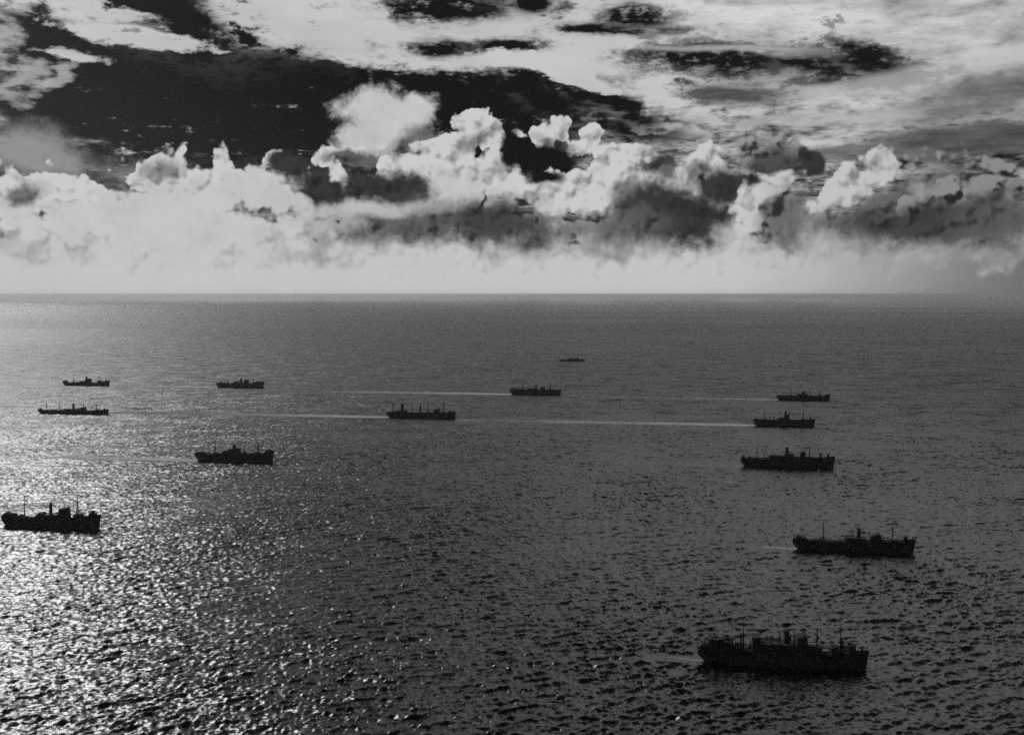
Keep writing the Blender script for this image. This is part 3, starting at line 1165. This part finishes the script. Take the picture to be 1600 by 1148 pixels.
# --- second file, leftmost
s = Ship('cargo_ship', 'four-masted cargo ship at left with thin pencil funnel, below the far file', 'cargo ship', 'file2_left')
s.hull([(60, 638), (66, 638.3), (69, 640.5), (99, 641), (101, 639.5), (121, 639), (123, 641), (147, 641), (158, 640), (170.5, 638)])
s.gun(63, 636.8, -1)
s.mast(72.5, 626, 1.1, 2, True)
s.lump(81, 87, 639.3, 'deck_cargo', 0.5, 2)
s.mast(93, 623.5, 1.0, 2, True)
s.house(101, 120, 638.3, 0.85, 'deckhouse', 2)
s.funnel(114.6, 630, 2.7, 0.0)
s.boat(107, 638.5)
s.house(126, 132.5, 636.5, 0.8, 'bridge', 2)
s.mast(130.5, 626, 1.2, 1, False)
s.mast(150.3, 627, 1.2, 2, True)
s.post(142, 634, 0.8)
s.gun(163, 637.5, 1)
SHIPS['file2_left'] = s

# --- far file, second
s = Ship('cargo_ship', 'small far cargo ship left of centre with single foremast and overhanging stern', 'cargo ship', 'file1_second')
s.hull([(338, 597.5), (351, 597.3), (353, 598.8), (364, 598.8), (366, 597), (378, 597), (380, 598.8), (398, 598.8), (401, 596.3), (413, 595.8)])
s.gun(345, 596.5, -1)
s.post(356, 595, 1.3)
s.house(366.5, 378, 595.8, 0.85, 'deckhouse', 2)
s.funnel(377, 591.2, 2.7, -0.1)
s.house(382, 387.6, 593.3, 0.8, 'bridge', 2)
s.mast(395.6, 586.8, 1.0, 2, True)
s.lump(401, 409, 595.3, 'deck_cargo', 0.6, 4)
SHIPS['file1_second'] = s

# --- far file, centre
s = Ship('cargo_ship', 'far cargo ship just right of centre with stout foremast and small funnel aft of bridge', 'cargo ship', 'file1_mid')
s.hull([(796.5, 606.5), (808, 606.7), (810, 608), (824, 608.2), (826, 607.2), (840, 607.2), (842, 608.5), (865, 608.7), (877, 608.3)])
s.gun(801, 605.8, -1)
s.mast(817, 591.5, 1.2, 2, True)
s.house(825.5, 840, 606.3, 0.85, 'deckhouse', 2)
s.funnel(838, 600.5, 2.6, -0.1)
s.house(844.5, 851.5, 604.8, 0.8, 'bridge', 2)
s.mast(859.7, 593, 1.6, 3, True)
s.hatch(865, 871)
SHIPS['file1_mid'] = s

# --- far file, right
s = Ship('cargo_ship', 'farthest right cargo ship of the far file with raised bow and peaked midship house', 'cargo ship', 'file1_right')
s.hull([(1213, 617.2), (1230, 617.6), (1243, 617.6), (1246, 616.2), (1261, 616.2), (1263, 618), (1286, 617.8), (1291, 616), (1297.5, 615)])
s.mast(1235.7, 605.5, 1.1, 2, True)
s.house(1246, 1260, 614.8, 0.85, 'deckhouse', 2)
s.house(1252.5, 1258, 612.6, 0.8, 'bridge', 1)
s.funnel(1255.5, 610.8, 2.4, 0.0)
s.post(1266.3, 609.5, 1.2, False)
s.mast(1280.6, 608, 1.6, 2, True)
s.gun(1221, 616.4, -1)
SHIPS['file1_right'] = s

# --- far escort
s = Ship('escort_ship', 'tiny low escort warship farthest off, alone near the horizon', 'warship', 'escort', 'escorts of the convoy')
s.hull([(873.5, 561.8), (886, 561.8), (888, 560.9), (904, 560.7), (906, 561.9), (914.5, 561.6)])
s.house(888, 895, 560.0, 0.6, 'deckhouse', 1)
s.house(897, 904, 559.2, 0.6, 'bridge', 2)
s.funnel(893.5, 558.6, 1.9, -0.1)
s.post(902, 554, 0.8, False, 'mast')
s.gun(908.5, 560.6, 1)
s.gun(880, 560.8, -1)
SHIPS['escort'] = s


# ------------------------------------------------------------------ wakes: churned foam astern
def foam_material(name, thr, fade_len, wide):
    """water smoothed by the ship's passage, laced with foam"""
    mt = bpy.data.materials.new(name)
    mt.use_nodes = True
    g = G(mt.node_tree)
    nt = mt.node_tree
    p = nt.nodes['Principled BSDF']
    p.inputs['IOR'].default_value = 1.6
    co = g.node('ShaderNodeTexCoord').outputs['Object']
    x, y, z = g.sep(co)
    n = g.noise(g.v('MULTIPLY', co, (0.035, 0.16, 0.0)), 1.0, 5.0, 0.68)
    n2 = g.noise(g.v('MULTIPLY', co, (0.006, 0.01, 0.0)), 1.0, 2.0, 0.5)
    tilt = g.v('MULTIPLY', g.v('SUBTRACT', g.noise(co, 0.4, 3.0, 0.7, color=True), (0.5, 0.5, 0.5)), (0.18, 0.18, 0.0))
    nt.links.new(g.v('NORMALIZE', g.v('ADD', tilt, (0.0, 0.0, 1.0))), p.inputs['Normal'])
    along = g.m('MULTIPLY', x, -1.0 / fade_len)
    fresh = g.m('SUBTRACT', n, g.m('MULTIPLY', g.m('MULTIPLY', x, -1.0), 0.0009))
    foam = g.smooth(fresh, 0.05, 0.45)
    nt.links.new(g.mix(foam, 0.3, 0.95), p.inputs['Base Color'])
    nt.links.new(g.mix(foam, 0.3, 0.6), p.inputs['Roughness'])
    edge = g.m('ABSOLUTE', g.m('DIVIDE', y, g.m('MULTIPLY', wide, g.m('ADD', 7.0, g.m('MULTIPLY', g.m('SQRT', g.m('MAXIMUM', g.m('MULTIPLY', x, -1.0), 0.0)), 0.5)))))
    f = g.m('SUBTRACT', g.m('ADD', n, g.m('MULTIPLY', g.m('SUBTRACT', n2, 0.5), 0.7)), g.m('ADD', g.m('MULTIPLY', along, 0.34), g.m('MULTIPLY', g.m('POWER', edge, 2.0), 0.32)))
    a = g.smooth(f, thr - 0.08, thr + 0.30)
    nt.links.new(a, p.inputs['Alpha'])
    return mt


M_FOAM = {}


def wake(key, strength, label):
    ship = SHIPS[key]
    st, ln, wide = WAKES[key]
    L = ship.L
    nx, ny = max(8, int(ln / 5)), 11
    xs_ = -np.linspace(-0.02 * L, ln, nx)
    verts = np.zeros((nx, ny, 3))
    for j in range(ny):
        verts[:, j, 0] = xs_
        verts[:, j, 1] = (-1 + 2 * j / (ny - 1)) * wake_half(-xs_, wide)
    wx = st.x + verts[..., 0] * ship.dir.x - verts[..., 1] * ship.dir.y
    wy = st.y + verts[..., 0] * ship.dir.y + verts[..., 1] * ship.dir.x
    hh, _, _ = waves(wx, wy)
    verts[..., 2] = hh + 0.12
    idx = np.arange(nx * ny).reshape(nx, ny)
    q = np.stack([idx[:-1, :-1], idx[:-1, 1:], idx[1:, 1:], idx[1:, :-1]], -1).reshape(-1, 4)
    me = mesh_np('ship_wake', verts.reshape(-1, 3), q)
    me.materials.append(foam_material('wake_foam', {'strong': 0.06, 'faint': 0.26, 'weak': 0.38}[strength], ln * 1.05 + 60, wide))
    o = bpy.data.objects.new('ship_wake', me)
    COL.objects.link(o)
    o.location = (st.x, st.y, 0)
    o.rotation_euler = (0, 0, HEADING)
    o['label'] = label
    o['category'] = 'wake'
    o['group'] = 'wakes of the convoy'


wake('file1_left', 'strong', 'pale foam line running off the left edge behind far upper left ship')
wake('file1_second', 'strong', 'pale foam line between the two far ships at upper left')
wake('file1_mid', 'strong', 'long white wake behind the far ship just right of centre')
wake('file1_right', 'faint', 'thin foam line behind the farthest right ship of the far file')
wake('file2_mid', 'strong', 'foam wake behind the centre ship with five thick king posts')
wake('file2_right', 'strong', 'bright straight wake ending at the two-masted ship right of centre')
wake('third_left', 'strong', 'white wake behind the ship with pyramid-like house at left')
wake('third', 'weak', 'short foam wake behind the long flush ship with slanting derrick')
wake('second', 'faint', 'churned foam under the stern of the slim-funnelled ship at right')
wake('near', 'weak', 'broken foam under the stern of the nearest ship')


def bow_wave(ship, label):
    # foam curling back along both sides of the stem
    L, B = ship.L, ship.B
    n = 26
    verts, faces = [], []
    rr = random.Random(int(L * 10))
    for sy in (-1, 1):
        base = len(verts)
        for i in range(n):
            t = i / (n - 1)
            x = L / 2 - 2.2 - t * 0.34 * L
            tt = (x + L / 2) / L
            bw = B / 2 * (1 - (max(0.0, tt - 0.66) / 0.342) ** 1.7) if tt > 0.66 else B / 2
            w_ = 0.5 + 2.4 * math.sin(math.pi * min(1, t * 1.4 + 0.1)) * (1 - t) + rr.uniform(0, .5)
            for q, dz_ in ((0.0, 0.5), (0.5, 0.75), (1.0, 0.35)):
                yy = bw + 0.15 + q * w_ + t * 2.2
                p = ship.c + ship.dir * x + ship.nrm * (sy * yy)
                hz_ = float(waves(np.array([p.x]), np.array([p.y]))[0][0])
                verts.append((x - L / 2, sy * yy, hz_ + dz_))
        for i in range(n - 1):
            for q in range(2):
                a = base + i * 3 + q
                faces.append((a, a + 1, a + 4, a + 3))
    me = mesh_np('bow_wave', np.array(verts), np.array(faces))
    me.materials.append(M_FOAM['bow'])
    o = bpy.data.objects.new('bow_wave', me)
    COL.objects.link(o)
    p = ship.c + ship.dir * (L / 2)
    o.location = (p.x, p.y, 0)
    o.rotation_euler = (0, 0, math.atan2(ship.dir.y, ship.dir.x))
    o['label'] = label
    o['category'] = 'wave'
    o['group'] = 'bow waves of the convoy'


def bow_foam():
    mt = bpy.data.materials.new('bow_foam')
    mt.use_nodes = True
    g = G(mt.node_tree)
    p = mt.node_tree.nodes['Principled BSDF']
    p.inputs['Base Color'].default_value = (0.8, 0.8, 0.8, 1)
    p.inputs['Roughness'].default_value = 0.7
    co = g.node('ShaderNodeTexCoord').outputs['Object']
    n = g.noise(g.v('MULTIPLY', co, (0.35, 0.6, 0.4)), 1.0, 5.0, 0.7)
    x, y, z = g.sep(co)
    a = g.smooth(g.m('SUBTRACT', n, g.m('MULTIPLY', x, -0.006)), 0.38, 0.62, 0.0, 0.85)
    mt.node_tree.links.new(a, p.inputs['Alpha'])
    return mt


M_FOAM['bow'] = bow_foam()
bow_wave(SHIPS['near'], 'small broken foam at the bow of the nearest ship')
bow_wave(SHIPS['second'], 'small broken foam at the bow of the slim-funnelled ship at right')
bow_wave(SHIPS['leftmost'], 'small broken foam at the bow of the ship on the left edge')
bow_wave(SHIPS['third_left'], 'small broken foam at the bow of the ship with pyramid-like house')
bow_wave(SHIPS['third'], 'small broken foam at the bow of the long flush ship with slanting derrick')
